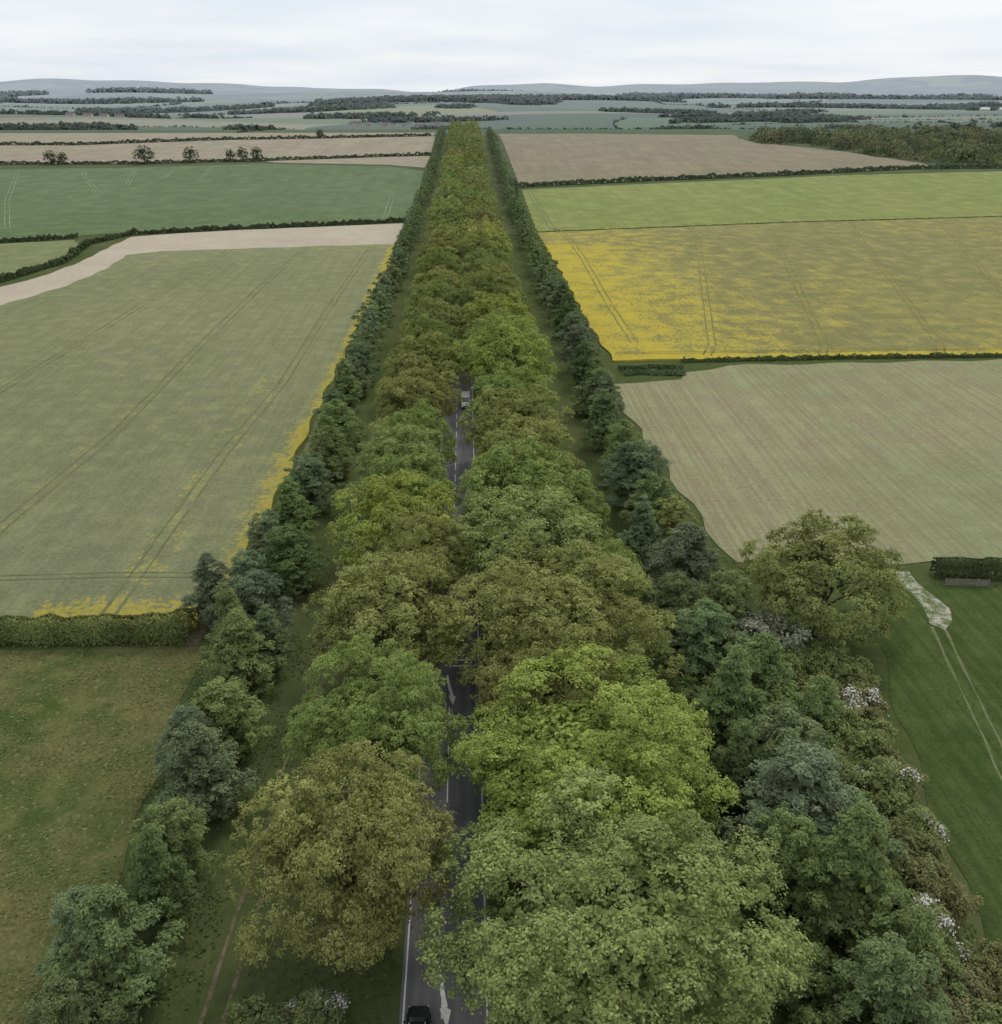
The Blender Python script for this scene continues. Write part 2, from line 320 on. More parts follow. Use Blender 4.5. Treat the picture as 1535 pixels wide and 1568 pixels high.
def hline(x0,y0,x1,y1,k):
    L=math.hypot(x1-x0,y1-y0);n=int(L/(5*k));t=rg.random(n)
    X,Y=warp(x0+(x1-x0)*t,y0+(y1-y0)*t)
    for a,b in zip(X,Y): hedP.append((a,b,2.2*k*rg.uniform(.5,1.2)))
    c=rg.random()
    for j in range(int(L/70)):
        t=c+rg.normal()*.22
        if 0<t<1:
            X,Y=warp(x0+(x1-x0)*t,y0+(y1-y0)*t);treeP.append((float(X),float(Y),rg.uniform(4,8)*(1+.4*(k-1))))
for bi in range(len(bands)-1):
    y0,y1=bands[bi],bands[bi+1];x=-16000.
    while x<16000:
        wdt=rg.uniform(300,900)*(1+y0/7000);x2=x+wdt
        c=farcols[rg.choice(len(farcols),p=fw/fw.sum())]
        if y0<1900 and x<-100: c=(.07,.12,.05)
        if 1400<y0<2300 and x>0: c=(.055,.095,.045)
        cs=(xc>=x)&(xc<x2)
        ym=y0+(y1-y0)*rg.uniform(.3,.75) if (rg.random()<.6 and y0>1900) else y1
        ccol[np.ix_((yc>=y0)&(yc<ym),cs,[0,1,2])]=c
        if ym<y1: ccol[np.ix_((yc>=ym)&(yc<y1),cs,[0,1,2])]=farcols[rg.choice(len(farcols),p=fw/fw.sum())]
        if abs(x)<y0*.75+500 and y0<6600:
            k=1 if y0<2800 else (1.6 if y0<4500 else 2.6)
            if rg.random()<.45: hline(x,y0,x,y1,k)
            if rg.random()<.33: hline(x,y0,x2,y0,k)
            if ym<y1 and rg.random()<.3: hline(x,ym,x2,ym,k)
        x=x2
def wood(cx,cy,rx,ry,r):
    n=int(3.14*rx*ry/(1.3*r*r)*.8);p1,p2=rg.random(2)*6
    for k in range(n):
        a=rg.random()*6.28;q=math.sqrt(rg.random())*(1+.25*math.sin(a*3+p1)+.2*math.sin(a*5+p2));X=cx+rx*q*math.cos(a);Y=cy+ry*q*math.sin(a)
        treeP.append((X,Y,r*rg.uniform(.6,1.3)))
for wd in [(-100,5000,600,300,15),(500,5600,650,250,17),(-600,4300,300,120,13),(-350,3450,180,70,11),(-120,3150,190,50,10),(950,3150,330,40,9),(700,3700,200,70,10),(1750,4600,500,80,14),(-1500,5200,500,90,15),(-2600,6500,800,120,20),(3000,6800,900,130,20),(-1100,2900,260,30,8),(2300,3300,300,40,10),(1500,7600,900,150,22),(2050,3800,160,50,9),(2500,5200,400,70,15),(-2000,3900,240,50,11)]:
    wood(*wd)
for k in range(24):
    yq=rg.uniform(1800,4600);wood(rg.uniform(-.55,.6)*yq,yq,rg.uniform(30,130),rg.uniform(30,110),9)
for k in range(10):
    yq=rg.uniform(7500,11200);wood(rg.uniform(-.55,.6)*yq,yq,rg.uniform(200,600),rg.uniform(120,350),28)
mg=NT('ground_mat')
ac=mg.attr('gcol').outputs['Color']
n1=mg.noise(.9,4,rough=.7);n2=mg.noise(.03,3)
c=mg.mix(mg.rng(n1,.3,.7,0,.5),ac,(.035,.05,.018));c=mg.mix(mg.rng(n2,.45,.7,0,.3),c,(.17,.16,.08))
sp=mg.n('ShaderNodeSeparateXYZ');mg.l(mg.pos(),sp.inputs[0])
wm=mg.math('MULTIPLY',mg.rng(mg.noise(.0018,6,rough=.65),.48,.53),mg.rng(sp.outputs[1],6000,8000))
c=mg.mix(wm,c,(.015,.03,.015))
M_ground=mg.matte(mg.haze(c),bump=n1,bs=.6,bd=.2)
obj('ground',mesh_np('ground',np.stack([WX,WY,ZZ],-1).reshape(-1,3),Q,[M_ground],None,{'gcol':('FACE','FLOAT_COLOR',ccol.reshape(-1,4))}))
def blobs(name,T,nq,leafk,cols):
    rg=np.random.default_rng(9);T=np.array(T);n=len(T)
    D=unit(rg.normal(size=(n,nq,3)));D[...,2]=np.abs(D[...,2])
    r=T[:,2][:,None,None]
    P=np.stack([T[:,0],T[:,1],H(T[:,0],T[:,1])],1)[:,None]+D*r*np.array([1,1,1.15])*(.75+.35*rg.random((n,nq,1)))
    N=unit(D+rg.normal(size=D.shape)*.4)
    P=P.reshape(-1,3);N=N.reshape(-1,3)
    V,Q=leaf_quads(P,N,1.,rg,.8)
    ctr=np.repeat(P,4,0);s=np.repeat(np.repeat(T[:,2]*leafk,nq),4)[:,None];V=ctr+(V-ctr)*s
    cc=np.array(cols)[rg.integers(0,len(cols),n)]*(.8+.4*rg.random((n,1)))
    cc=np.repeat(cc,nq,0);cc=np.concatenate([cc,np.ones((len(cc),1))],1)
    ti=np.clip(.5+.2*rg.normal(size=len(Q)),0,1)
    return obj(name,mesh_np(name,V,Q,[M_leafA],None,{'tint':('FACE','FLOAT',ti),'lcol':('FACE','FLOAT_COLOR',cc)}))
flt=lambda T:[t for t in T if t[1]>1230 and abs(t[0])<t[1]*.8+600]
DC=[(.05,.066,.033),(.04,.056,.03),(.068,.08,.034)]
blobs('distant_trees',flt(treeP),18,.75,DC)
blobs('distant_hedgerows',flt(hedP),8,1.0,DC)
def inpoly(x,y,P):
    r=False;j=len(P)-1
    for i in range(len(P)):
        if (P[i][1]>y)!=(P[j][1]>y) and x<(P[j][0]-P[i][0])*(y-P[i][1])/(P[j][1]-P[i][1])+P[i][0]: r=not r
        j=i
    return r
WR=[(304,1035),(364,939),(397,850),(440,822),(760,845),(760,1100),(326,1100)]
tt=[]
while len(tt)<480:
    x,y=random.uniform(300,760),random.uniform(780,1120)
    if inpoly(x,y,WR): tt.append((x,y,random.uniform(6,12.5)))
blobs('woodland',tt,150,.2,[(.09,.105,.042),(.072,.092,.04),(.12,.13,.05),(.13,.135,.055)])
for x,y,r,sh in [(-268,856,8,1),(-232,866,6,0),(-400,856,4,0),(-345,853,5,0),(-335,853,4,0),(-190,874,5,0),(-178,876,5,0),(-200,873,4,0),(-155,1104,4,0),(-420,856,4,0)]:
    tree('oak_tree',B_lo[int(x)%3],x,y,r,10,.95,(.043,.055,.025))
# ------------------------------------------------------------------ fields
def resample(P,st):
    out=[]
    for a,b in zip(P,P[1:]+P[:1]):
        n=max(1,int(math.hypot(b[0]-a[0],b[1]-a[1])/st))
        for k in range(n): out.append((a[0]+(b[0]-a[0])*k/n,a[1]+(b[1]-a[1])*k/n))
    return out
def field(name,P,off,mat,st,yf=None,wob=.5):
    R=resample(P,st)
    R=[(x+wob*math.sin(y*.31+x*.17),y+wob*math.sin(x*.27)) for x,y in R]
    x0,x1=min(p[0] for p in R),max(p[0] for p in R);y0,y1=min(p[1] for p in R),max(p[1] for p in R)
    pts=[Vector(p) for p in R];nb=len(pts)
    y=y0+st*.5
    while y<y1:
        x=x0+st*.5
        while x<x1:
            if inpoly(x,y,R): pts.append(Vector((x,y)))
            x+=st
        y+=st
    v,e,f,_,_,_=delaunay_2d_cdt(pts,[],[list(range(nb))],1,1e-4)
    V=np.array([(p.x,p.y) for p in v]);Z=H(V[:,0],V[:,1])+off
    V3=np.column_stack([V,Z]);F=np.array([list(q) for q in f if len(q)==3])
    a=V[F];cr=(a[:,1,0]-a[:,0,0])*(a[:,2,1]-a[:,0,1])-(a[:,1,1]-a[:,0,1])*(a[:,2,0]-a[:,0,0])
    F[cr<0]=F[cr<0][:,::-1]
    Rb=np.array(R);n0=len(V3)
    top=np.column_stack([Rb,H(Rb[:,0],Rb[:,1])+off]);bot=top.copy();bot[:,2]-=off+.1
    V3=np.concatenate([V3,top,bot]);m=len(R);S=[]
    for i in range(m):
        j=(i+1)%m;S+= [(n0+i,n0+m+i,n0+m+j),(n0+i,n0+m+j,n0+j)]
    F=np.concatenate([F,np.array(S)])
    at={}
    if yf: at={'yellow':('POINT','FLOAT',[yf(p[0],p[1]) for p in V3])}
    return obj(name,mesh_np(name,V3,F,[mat],None,at))
rapeL=[(-110,107.5),(-84,108),(-33.6,108),(-34,115),(-31.6,126.6),(-30.8,161.7),(-30.8,214.8),(-29.7,299.3),(-28.4,398.3),(-29.2,442.9),(-60.6,438.2),(-94.2,431.8),(-129.6,425.7),(-141.8,415.6),(-138.9,379.3),(-141.4,346.3),(-149.9,313.3),(-167.2,270.1),(-190,200)]
def yl(x,y):
    e=-31.2 if y>120 else -33
    v=.31+.07*math.sin(x*.05+y*.02)+.05*math.sin(x*.13-y*.05)
    d=e-x
    v=max(v,(1.1 if y<190 else .9)-d*(.14 if y<230 else .2))
    if y<121 and x>-56: v=max(v,1.0-.09*(y-112))
    if y>405: v=max(v,.27+.24*(y-405)/25)
    if abs(x+45.5)<2.4 and y<230: v=max(v,.68-.0008*y)
    if abs(x+72)<2.4 and y<300: v=max(v,.46)
    return v
M_rapeL=field_mat('crop_rape_green',(.192,.206,.110),(.230,.237,.127),yellow=(.45,.37,.06),rows=(1.4,0),rowc=.1,patch=.012,fine=1.5,yscale=1.0,ymax=.78,blotch=.3)
field('rapeseed_field',rapeL,.5,M_rapeL,2.,yl)
rapeR=[(37,478),(97,492),(170,510),(298,531),(426,520),(470,547),(700,500),(330,243.5),(210,242),(145,241.3),(103,241),(59,239.5),(40.5,239),(39,279),(39,366)]
def yr(x,y):
    v=.98-(x-40)/150
    v=max(v,.49+.06*math.sin(x*.03+y*.013)+.04*math.sin(x*.09-y*.05))
    if y<250: v=max(v,1.1-.08*max(0,(y-241)))
    if y>440: v=min(v,.7)
    return v
M_rapeR=field_mat('crop_rape_yellow',(.22,.21,.092),(.255,.24,.10),yellow=(.52,.41,.05),rows=(1.5,-.24),rowc=.12,patch=.015,fine=1.,yscale=1.0,k=1.12,ymax=.82)
field('rapeseed_field',rapeR,.5,M_rapeR,3.,yr)
M_tan=field_mat('crop_tan',(.31,.28,.168),(.235,.265,.13),rows=(.9,1.45),rowc=.22,patch=.014,fine=1.,k=1.12)
field('barley_field',[(38,219),(54,221),(58,228),(69,234),(143,237),(208,237.5),(330,240),(330,160),(125,116),(115.1,118.0),(81.8,121.5),(72.1,123.6),(67.4,123.6),(41.9,125.3),(40,153),(37,202)],.15,M_tan,5,wob=.8)
M_yg=field_mat('crop_yg',(.22,.255,.08),(.26,.275,.095),rows=(6,.0),rowc=.1,patch=.008,fine=.6,k=1.05)
field('wheat_field',[(37.5,481),(41,684),(138,717),(299,765),(432,787),(640,804),(900,810),(900,560),(640,560),(470,549),(426,523),(298,534),(170,513),(97,495)],.3,M_yg,9)
M_dg=field_mat('crop_dg',(.108,.148,.068),(.124,.163,.078),rows=(8,.3),rowc=.08,patch=.008,fine=.6)
field('wheat_field',[(-700,800),(-573,812),(-371,816),(-271,827),(-170,852),(-60,830),(-31,800),(-29,653),(-29,531),(-70,514),(-117,500),(-164,488),(-213,458),(-287,436),(-420,400)],.3,M_dg,9)
field('pasture_field',[(-420,380),(-262,434),(-239,444),(-212,451),(-182,463),(-174,448),(-167,411),(-173,368),(-200,320)],.15,field_mat('crop_gs',(.17,.19,.09),(.20,.205,.10),patch=.02),6)
M_bare=field_mat('chalk_soil',(.44,.375,.285),(.40,.345,.265),patch=.03,fine=.5,k=1.08,fc=.35)
field('bare_soil_field',[(-29.9,518),(-69.7,506.6),(-117.4,493.0),(-146.2,480),(-158,472.5),(-158,441.7),(-156,400),(-158.7,366.1),(-164.8,347.1),(-186.8,304.8),(-215,240),(-191,200),(-167.8,271),(-150.5,314),(-142,347),(-139.5,380),(-142.4,416.5),(-129.6,427),(-94.2,433),(-60.6,439.5),(-29.9,444.5)],.12,M_bare,6)
M_pink=field_mat('fallow_pink',(.29,.235,.175),(.27,.24,.16),rows=(9,1.3),rowc=.1,patch=.01,fine=.3)
field('stubble_field',[(-700,830),(-600,856),(-441,857),(-278,856),(-174,877),(-64,909),(-29,919),(-29,1140),(-155,1096),(-249,1078),(-383,1013),(-525,1016),(-800,980)],.25,M_pink,14)
field('stubble_field',[(-900,1000),(-525,1026),(-383,1023),(-249,1088),(-155,1106),(-34,1160),(-34,1240),(-900,1240)],.25,M_pink,14)
field('grass_strip',[(-160,858),(-60,840),(-31,820),(-29,905),(-64,899),(-170,868)],.5,field_mat('fallow_g',(.30,.25,.18),(.28,.24,.17)),9)
M_br=field_mat('fallow_brown',(.265,.215,.145),(.235,.21,.13),rows=(7,1.2),rowc=.12,patch=.01,fine=.3,k=1.08)
field('fallow_field',[(41,704),(145,740),(247,769),(310,792),(390,812),(392,844),(358,939),(300,1035),(300,1090),(312,1160),(141,1200),(41,1200)],.25,M_br,12)
M_md=field_mat('meadow',(.078,.108,.032),(.155,.144,.060),patch=.075,fine=2.4,specks=(.28,.26,.14),k=1.35,fc=.75)
field('meadow',[(-160,104.2),(-66,104.2),(-31.9,104.0),(-31,98.1),(-30,73.1),(-29.4,66.3),(-29.6,55.8),(-30,30),(-160,30)],.06,M_md,4,wob=.5)
M_fr=field_mat('pasture',(.065,.098,.029),(.092,.12,.040),rows=(1.2,.15),rowc=.22,patch=.07,fine=2.4,fc=.7,k=1.3)
field('pasture_field',[(66.5,117),(64.2,117),(56,105.7),(51.1,86),(47,66.1),(44.5,50.2),(42,25),(150,25),(150,108),(95,114.5)],.06,M_fr,4,wob=.6)
# ------------------------------------------------------------------ ribbons: road, lines, tracks
def ribbon(name,pts,w,off,mat,st=4.,wob=0.,parent=None,shift=0.):
    R=[]
    for a,b in zip(pts[:-1],pts[1:]):
        n=max(1,int(math.hypot(b[0]-a[0],b[1]-a[1])/st))
        for k in range(n): R.append((a[0]+(b[0]-a[0])*k/n,a[1]+(b[1]-a[1])*k/n))
    R.append(pts[-1]);R=np.array(R,float);d=np.gradient(R,axis=0);d/=np.linalg.norm(d,axis=1)[:,None]
    nrm=np.stack([-d[:,1],d[:,0]],1);s=np.arange(len(R))*st;R=R+nrm*shift
    wl=w/2*(1+wob*np.sin(s*.9)+wob*np.sin(s*.31+1));wr=w/2*(1+wob*np.sin(s*.7+2)+wob*np.sin(s*.23))
    A=R+nrm*wl[:,None];B=R-nrm*wr[:,None];n=len(R)
    V=np.concatenate([np.column_stack([A,H(R[:,0],R[:,1])+off]),np.column_stack([B,H(R[:,0],R[:,1])+off])])
    i=np.arange(n-1);Q=np.stack([n+i,n+i+1,i+1,i],1)
    return obj(name,mesh_np(name,V,Q,[mat]),parent=parent)
ta=NT('asphalt');na=ta.noise(6,5,rough=.7);nb_=ta.noise(1,3,sc=((1.1,.04,1),0));
ca=ta.mix(ta.rng(na,.3,.7),(.10,.096,.102),(.14,.135,.14));ca=ta.mix(ta.rng(nb_,.4,.65,0,.6),ca,(.18,.172,.175))
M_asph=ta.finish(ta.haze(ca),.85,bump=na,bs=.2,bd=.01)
tw=NT('road_paint');M_paint=tw.finish(tw.mix(tw.rng(tw.noise(5,5,rough=.8),.45,.7),(.72,.71,.68),(.4,.39,.38)),.7)
ribbon('road',[(.3,-300),(.3,1190)],7.1,.04,M_asph,10)
mk=bpy.data.objects.new('road_markings',None);link(mk)
ribbon('edge_line_left',[(-2.95,-300),(-2.95,1180)],.13,.045,M_paint,10,parent=mk)
ribbon('edge_line_right',[(3.5,-300),(3.5,1180)],.13,.045,M_paint,10,parent=mk)
Vd=[];Qd=[]
def rect(x0,x1,y0,y1):
    o=len(Vd);za=.046+float(H(0,y0));zb=.046+float(H(0,y1));Vd.extend([(x0,y0,za),(x1,y0,za),(x1,y1,zb),(x0,y1,zb)]);Qd.append((o,o+1,o+2,o+3))
yy=20.
while yy<700:
    if not(50<yy<57 or 90<yy<97): rect(-.06,.07,yy,yy+3.6)
    yy+=6.
for yb in (98.2,99.5): rect(.2,3.3,yb,yb+.3)
obj('centre_dashes',mesh_np('cd',Vd,Qd,[M_paint]),parent=mk)
def arrow(y):
    V=[];Q=[];n=12
    for i in range(n+1):
        t=i/n;x=-.35*math.cos(t*1.6)+.25*t;yv=y+5.2-4.2*t;w=.13+.07*t
        V+=[(x-w,yv,.051),(x+w,yv,.051)]
    for i in range(n): Q.append((2*i,2*i+2,2*i+3,2*i+1))
    x,yv=V[-1][0]-.2,V[-1][1];o=len(V)
    V+=[(x-.45,yv-.1,.051),(x+.15,yv-1.9,.051),(x+.45,yv-.3,.051),(x+.0,yv+.05,.051)];Q.append((o,o+1,o+2,o+3))
    obj('deflection_arrow',mesh_np('arr',V,Q,[M_paint]),parent=mk)
arrow(50);arrow(91.2)
td=NT('bare_track');M_dirt=td.finish(td.mix(td.rng(td.noise(1.5,5),.35,.65),(.20,.155,.10),(.11,.10,.05)),.95)
ribbon('footpath',[(-33.2,104),(-32.6,116),(-30,127),(-29.3,161),(-29.3,215),(-28.2,300),(-27,398),(-28,520)],1.5,.03,M_dirt,3,.15)
tp=bpy.data.objects.new('farm_track',None);link(tp)
tdd=NT('grassy_rut');M_rut=tdd.finish(tdd.mix(tdd.rng(tdd.noise(1.2,6,rough=.8),.42,.6),(.19,.15,.095),(.075,.085,.035)),.95)
for k,o in enumerate((-.85,.85)):
    ribbon('rut_%d'%k,[(-17.2+o,25),(-17.5+o,50),(-17.3+o,56),(-17.2+o,61),(-16.5+o,66),(-16.3+o,90),(-16.5+o,240)],.34,.03,M_rut,2,.4,parent=tp)
tc=NT('chalk');M_chalk=tc.finish(tc.mix(tc.rng(tc.noise(.7,6,rough=.85),.42,.54),(.38,.36,.28),(.10,.13,.048)),.95)
field('chalk_gateway',[(65.3,121.5),(67.9,121.5),(67.2,115),(67.4,110.5),(66.4,107),(65,105.2),(63.6,107),(64.2,114.3)],.10,M_chalk,1.,wob=.7)
tq=NT('worn_grass');M_worn=tq.finish(tq.mix(tq.rng(tq.noise(.9,6,rough=.85),.42,.56),(.095,.13,.045),(.155,.16,.085)),.95)
wt=bpy.data.objects.new('worn_track',None);link(wt)
for k,o in enumerate((-.8,.8)):
    ribbon('rut_%d'%k,[(64.3+o,105.5),(61.5+o,92),(58+o,76),(55+o,55),(53+o,30)],.28,.08,M_worn,2,.5,parent=wt)
M_tl=field_mat('tram_g',(.145,.155,.075),(.165,.17,.08));M_tlw=field_mat('tram_w',(.27,.30,.20),(.15,.20,.11),fine=.3)
def tram(name,pts,mat,off,g=1.9,w=.45):
    p=bpy.data.objects.new(name,None);link(p)
    for o in (-g/2,g/2): ribbon('wheel_line',pts,w,off,mat,6,.35,parent=p,shift=o)
tram('tramline',[(-46.2,109),(-45.8,130),(-45,172),(-42,221),(-42,300),(-40,435)],M_tl,.54,1.9,.4)
tram('tramline',[(-75,120),(-73,139),(-70,188),(-71,252),(-71,344),(-69,434)],M_tl,.54,1.9,.4)
tram('tramline',[(-108,130),(-107,217),(-104,300),(-101,425)],M_tl,.54,2.,.4)
tram('tramline',[(-34.5,122.5),(-48.8,123.1),(-65.5,122.7),(-100,122)],M_tl,.54,1.4,.25)
M_tr=field_mat('tram_r',(.18,.165,.06),(.21,.19,.07))
for pts in ([(49,257),(49,306),(51,400),(51,461),(47,493)],[(66,243),(70,254),(110,448),(117,496)],[(97,243),(101,253),(157,491)],[(129,243),(133,252),(202,502),(208,515)],[(162,243),(167,262),(255,514)],[(196,243),(215,300),(310,528)]):
    tram('tramline',pts,M_tr,.54,2.,.42)
tram('tramline',[(42,246),(60,246),(200,247),(330,249)],M_tr,.54,1.6,.35)
tram('tramline',[(46,488),(46,600),(46,686)],M_tl,.34,2.6,.7)
for pts in ([(-349,795),(-290,640),(-231,505)],[(-300,803),(-288,770),(-246,678)],[(-262,810),(-240,720)],[(-232,812),(-225,760)],[(-204,820),(-195,740)],[(-46,654),(-42,538)]):
    tram('tramline',pts,M_tlw,.34,2.4,.4)
# ------------------------------------------------------------------ grass tufts
def tufts(name,n,x0,x1,y0,y1,c,sz=.35,test=None):
    rg=np.random.default_rng(int(n+x1));X=rg.uniform(x0,x1,n);Y=rg.uniform(y0,y1,n)
    k=np.sin(X*.5+np.sin(Y*.3)*2)+np.sin(Y*.42+X*.2)+rg.normal(size=n)*.9>.1
    if test is not None: k&=test(X,Y)
    X=X[k];Y=Y[k]
    P=np.stack([X,Y,np.full(len(X),.12)],1);N=unit(rg.normal(size=P.shape)*.3+[0,0,1.])
    V,Q=leaf_quads(P,N,sz,rg,.7)
    return obj(name,mesh_np(name,V,Q,[M_leaf],None,{'tint':('FACE','FLOAT',np.clip(.4+.2*rg.normal(size=len(Q)),0,1))}),color=c)
off=lambda X,Y:((X<-3.8)|(X>4.4))
tufts('grass_verge',45000,-31,45,42,130,(.046,.06,.02),.24,lambda X,Y:off(X,Y)&((np.abs(X+17.2)>1.6)|(Y>80)))
tufts('meadow_grass',16000,-75,-30.5,45,103.5,(.076,.083,.032),.22)
# ------------------------------------------------------------------ vehicles
M_black=plain('car_paint_black',(.012,.012,.014),.25,.6);M_glass=plain('glass',(.02,.025,.03),.08,.8);M_tyre=plain('tyre',(.02,.02,.02),.9,.2)
M_white=plain('van_paint',(.85,.85,.84),.35,.5);M_red=plain('tail_light',(.35,.01,.01),.3,.6);M_lamp=plain('head_light',(.7,.7,.68),.15,.8);M_plate=plain('plate',(.65,.5,.05),.5)
def loft(name,secs,mat,parent,bev=.05):
    V=[];Q=[]
    for y,wb,wt,zb,zt in secs:
        zm=(zb*.45+zt*.55)
        V+=[(-wb*.94,y,zb),(-wb,y,zm),(-wt,y,zt-.04),(-wt*.88,y,zt),(wt*.88,y,zt),(wt,y,zt-.04),(wb,y,zm),(wb*.94,y,zb)]
    n=8
    for i in range(len(secs)-1):
        for j in range(n): Q.append((i*n+j,i*n+(j+1)%n,(i+1)*n+(j+1)%n,(i+1)*n+j))
    me=bpy.data.meshes.new(name);me.from_pydata(V,[],Q+[tuple(range(7,-1,-1)),tuple(range((len(secs)-1)*n,len(secs)*n))]);me.materials.append(mat)
    for p_ in me.polygons: p_.use_smooth=True
    o=obj(name,me,parent=parent);m=o.modifiers.new('b','BEVEL');m.width=bev;m.segments=3;m.angle_limit=.5
    m2=o.modifiers.new('w','WEIGHTED_NORMAL');return o
def box(name,c,s,mat,parent,bev=.02):
    x,y,z=[v/2 for v in s];V=[(a*x+c[0],b*y+c[1],d*z+c[2]) for a in(-1,1) for b in(-1,1) for d in(-1,1)]
    Q=[(0,1,3,2),(4,6,7,5),(0,4,5,1),(2,3,7,6),(0,2,6,4),(1,5,7,3)]
    me=bpy.data.meshes.new(name);me.from_pydata(V,[],Q);me.materials.append(mat);o=obj(name,me,parent=parent)
    if bev: m=o.modifiers.new('b','BEVEL');m.width=bev;m.segments=2
    return o
def wheel(name,x,y,r,parent):
    V,Q=tube([(x-.11,y,r),(x-.1,y,r),(x+.1,y,r),(x+.11,y,r)],[r*.6,r,r,r*.6],20)
    o=obj(name,mesh_np(name,V,Q,[M_tyre]),parent=parent)
    V3,Q3=tube([(x-.105,y,r),(x,y,r),(x+.105,y,r)],[.01,r*.6,.01],14);obj(name+'_rim',mesh_np(name,V3,Q3,[M_lamp]),parent=parent)
def quad(name,V,mat,parent): 
    me=bpy.data.meshes.new(name);me.from_pydata(V,[],[tuple(range(len(V)))]);me.materials.append(mat);return obj(name,me,parent=parent)
car=bpy.data.objects.new('black_car',None);link(car);car.location=(-1.75,48.5,.045)
loft('body',[(-2.2,.80,.74,.35,.85),(-2.05,.88,.82,.25,1.0),(-1.2,.92,.86,.2,1.02),(.6,.92,.86,.2,1.0),(1.7,.90,.80,.22,.88),(2.15,.80,.70,.3,.7)],M_black,car)
loft('roof',[(-1.95,.80,.68,.95,1.05),(-1.5,.84,.64,.95,1.42),(-.9,.85,.64,.95,1.5),(.1,.85,.64,.95,1.47),(.95,.82,.7,.95,1.0)],M_black,car,.03)
quad('rear_window',[(-.6,-1.955,1.10),(.6,-1.955,1.10),(.54,-1.6,1.375),(-.54,-1.6,1.375)],M_glass,car)
quad('windscreen',[(.62,.93,1.04),(-.62,.93,1.04),(-.56,.2,1.455),(.56,.2,1.455)],M_glass,car)
for s in(-1,1):
    quad('side_window_%d'%s,[(s*.862,-1.5,1.06),(s*.862,.6,1.06),(s*.70,.05,1.38),(s*.70,-1.4,1.36)],M_glass,car)
    box('tail_light_%d'%s,(s*.72,-2.17,.82),(.28,.1,.16),M_red,car);box('mirror_%d'%s,(s*1.0,.55,1.0),(.2,.12,.14),M_black,car)
    box('head_light_%d'%s,(s*.62,2.1,.62),(.3,.1,.14),M_lamp,car)
    for yy in(-1.35,1.35): wheel('wheel_%d_%d'%(s,yy>0),s*.84,yy,.32,car)
box('plate',(0,-2.24,.62),(.5,.03,.11),M_plate,car,0);box('bumper',(0,-2.2,.4),(1.5,.16,.18),M_tyre,car);box('roof_rail',(-.6,-.6,1.5),(.04,1.5,.04),M_lamp,car);box('roof_rail_r',(.6,-.6,1.5),(.04,1.5,.04),M_lamp,car)
van=bpy.data.objects.new('white_van',None);link(van);van.location=(1.95,203,.045);van.rotation_euler=(0,0,math.pi)
loft('body',[(-2.7,.96,.88,.35,2.5),(-2.6,1.0,.92,.3,2.6),(.9,1.0,.92,.3,2.6),(1.25,1.0,.88,.3,2.45),(1.95,.99,.86,.3,1.35),(2.6,.95,.80,.32,1.05),(2.72,.88,.75,.38,.85)],M_white,van)
quad('windscreen',[(.78,1.93,1.42),(-.78,1.93,1.42),(-.76,1.32,2.36),(.76,1.32,2.36)],M_glass,van)
quad('grille',[(.5,2.745,.48),(-.5,2.745,.48),(-.5,2.745,.8),(.5,2.745,.8)],M_tyre,van)
for s in(-1,1):
    quad('side_window_%d'%s,[(s*1.0,.6,1.5),(s*1.0,1.75,1.5),(s*.95,1.3,2.1),(s*.95,.6,2.1)],M_glass,van)
    box('head_light_%d'%s,(s*.72,2.66,.82),(.34,.12,.2),M_lamp,van);box('mirror_%d'%s,(s*1.15,1.6,1.5),(.22,.12,.32),M_tyre,van)
    for yy in(-1.7,1.8): wheel('wheel_%d_%d'%(s,yy>0),s*.9,yy,.36,van)
    box('tail_light_%d'%s,(s*.9,-2.7,1.2),(.12,.06,.5),M_red,van)
box('bumper',(0,2.72,.42),(1.7,.16,.2),M_tyre,van);box('plate',(0,2.81,.45),(.5,.02,.11),M_lamp,van,0)
# ------------------------------------------------------------------ field gate, houses
M_wood=plain('weathered_wood',(.22,.21,.19),.9,.1)
gate=bpy.data.objects.new('field_gate',None);link(gate);gate.location=(70.5,116.4,0);gate.rotation_euler=(0,0,-.1)
for k in range(5): box('rail_%d'%k,(3,0,.3+k*.22),(6,.05,.08),M_wood,gate,0)
for k,x in enumerate((0,1.5,3,4.5,6,)): box('post_%d'%k,(x,.06,.62),(.14,.12,1.3),M_wood,gate,.01)
M_wall=plain('rendered_wall',(.50,.48,.44),.9,.1);M_roof=plain('roof_tile',(.20,.17,.16),.9,.1);M_barn=plain('barn_sheet',(.6,.62,.62),.6,.3)
def house(name,x,y,w,d,h,rot,mr,mw):
    p=bpy.data.objects.new(name,None);link(p);p.location=(x,y,float(H(x,y)));p.rotation_euler=(0,0,rot)
    me=bpy.data.meshes.new('walls');a,b=w/2,d/2;r=h+d*.4
    me.from_pydata([(-a,-b,-2),(a,-b,-2),(a,b,-2),(-a,b,-2),(-a,-b,h),(a,-b,h),(a,b,h),(-a,b,h),(-a,0,r),(a,0,r)],[],[(0,1,5,4),(2,3,7,6),(1,2,6,9,5),(3,0,4,8,7)]);me.materials.append(mw);obj('walls',me,parent=p)
    me=bpy.data.meshes.new('roof');e=.5
    me.from_pydata([(-a-e,-b-e,h-.3),(a+e,-b-e,h-.3),(a+e,0,r+.15),(-a-e,0,r+.15),(-a-e,b+e,h-.3),(a+e,b+e,h-.3)],[],[(0,1,2,3),(3,2,5,4)]);me.materials.append(mr);obj('roof',me,parent=p)
    for s in (-1,1):
        for zz in (1.2,3.6):
            if zz+1<h:
                for k in (-.3,0,.3): box('window',(k*w,s*(b+.02),zz+.5),(1.2,.08,1.2),M_glass,p,0)
        box('chimney',(s*w*.35,0,r+.5),(.9,.9,1.8),M_roof,p,0)
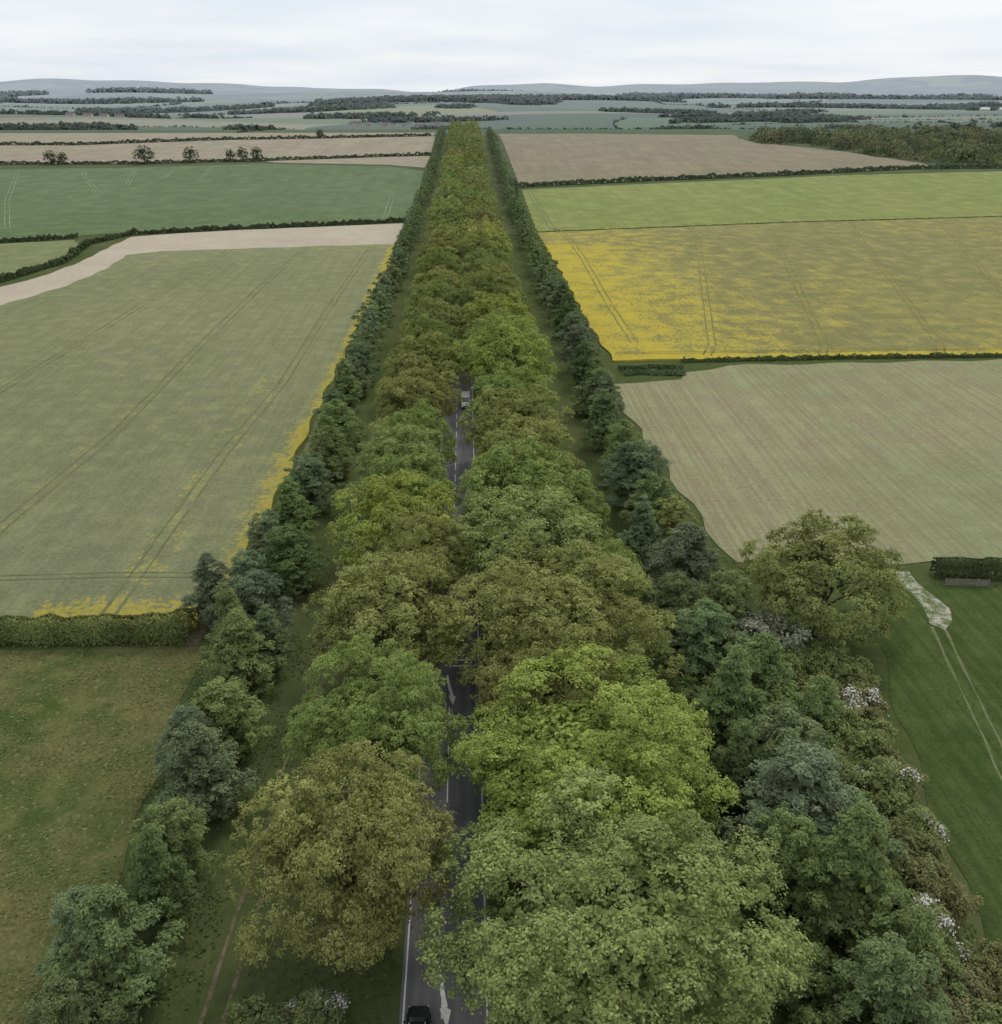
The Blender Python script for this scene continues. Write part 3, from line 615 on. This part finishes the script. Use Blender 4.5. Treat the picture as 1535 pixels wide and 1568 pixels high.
for i in range(18):
    x=-180+random.uniform(-150,150);y=2930+random.uniform(-130,80)
    house('village_house',x,y,random.uniform(10,18),8,5.5,random.uniform(-.6,.6),M_roof,M_wall)
for i in range(5): house('farm_barn',1900+i*38,3650+random.uniform(-30,30),32,16,7,random.uniform(-.2,.2),M_barn,M_wall)
for i in range(4): house('farm_barn',-1050+i*45,2750+random.uniform(-30,30),24,12,5,random.uniform(-.3,.3),M_roof,M_wall)
# ------------------------------------------------------------------ world, sun, camera
w=bpy.data.worlds.new('World');scene.world=w;w.use_nodes=True;t=w.node_tree;t.nodes.clear()
out=t.nodes.new('ShaderNodeOutputWorld');bg=t.nodes.new('ShaderNodeBackground');sky=t.nodes.new('ShaderNodeTexSky')
sky.sky_type='NISHITA';sky.sun_disc=False;sky.sun_elevation=math.radians(48);sky.sun_rotation=math.radians(25)
tcn=t.nodes.new('ShaderNodeTexCoord');sx=t.nodes.new('ShaderNodeSeparateXYZ');t.links.new(tcn.outputs['Generated'],sx.inputs[0])
def wm_(op,a,b):
    n=t.nodes.new('ShaderNodeMath');n.operation=op
    for i,v in enumerate((a,b)):
        if isinstance(v,(int,float)): n.inputs[i].default_value=v
        else: t.links.new(v,n.inputs[i])
    return n.outputs[0]
zz=wm_('ADD',wm_('ABSOLUTE',sx.outputs[2],0),.08)
cb=t.nodes.new('ShaderNodeCombineXYZ');t.links.new(wm_('DIVIDE',sx.outputs[0],zz),cb.inputs[0]);t.links.new(wm_('DIVIDE',sx.outputs[1],zz),cb.inputs[1])
nz=t.nodes.new('ShaderNodeTexNoise');nz.inputs['Scale'].default_value=.5;nz.inputs['Detail'].default_value=5;nz.inputs['Roughness'].default_value=.5;t.links.new(cb.outputs[0],nz.inputs['Vector'])
cr=t.nodes.new('ShaderNodeValToRGB');t.links.new(nz.outputs[0],cr.inputs[0])
cr.color_ramp.elements[0].position=.36;cr.color_ramp.elements[0].color=(7.6,8.3,9.2,1);cr.color_ramp.elements[1].position=.64;cr.color_ramp.elements[1].color=(9.2,9.5,9.8,1)
mx=t.nodes.new('ShaderNodeMix');mx.data_type='RGBA';mx.inputs[0].default_value=.92;t.links.new(sky.outputs[0],mx.inputs[6]);t.links.new(cr.outputs[0],mx.inputs[7])
t.links.new(mx.outputs[2],bg.inputs[0]);bg.inputs[1].default_value=.1;t.links.new(bg.outputs[0],out.inputs[0])
sd=bpy.data.lights.new('sun','SUN');sd.energy=1.5;sd.angle=math.radians(16);sd.color=(1,.95,.87)
so=bpy.data.objects.new('sun',sd);link(so);so.rotation_euler=(math.radians(-42),0,math.radians(-25))
so.location=(0,0,200)
cd=bpy.data.cameras.new('camera');co=bpy.data.objects.new('camera',cd);link(co)
cd.sensor_fit='HORIZONTAL';cd.sensor_width=36;cd.lens=36*1443/1535;cd.clip_end=40000;cd.clip_start=1
co.location=(2.8,0,65);co.rotation_euler=(math.radians(90-24.2),0,math.radians(-2))
scene.camera=co
scene.view_settings.view_transform='Standard';scene.view_settings.look='None';scene.view_settings.exposure=0
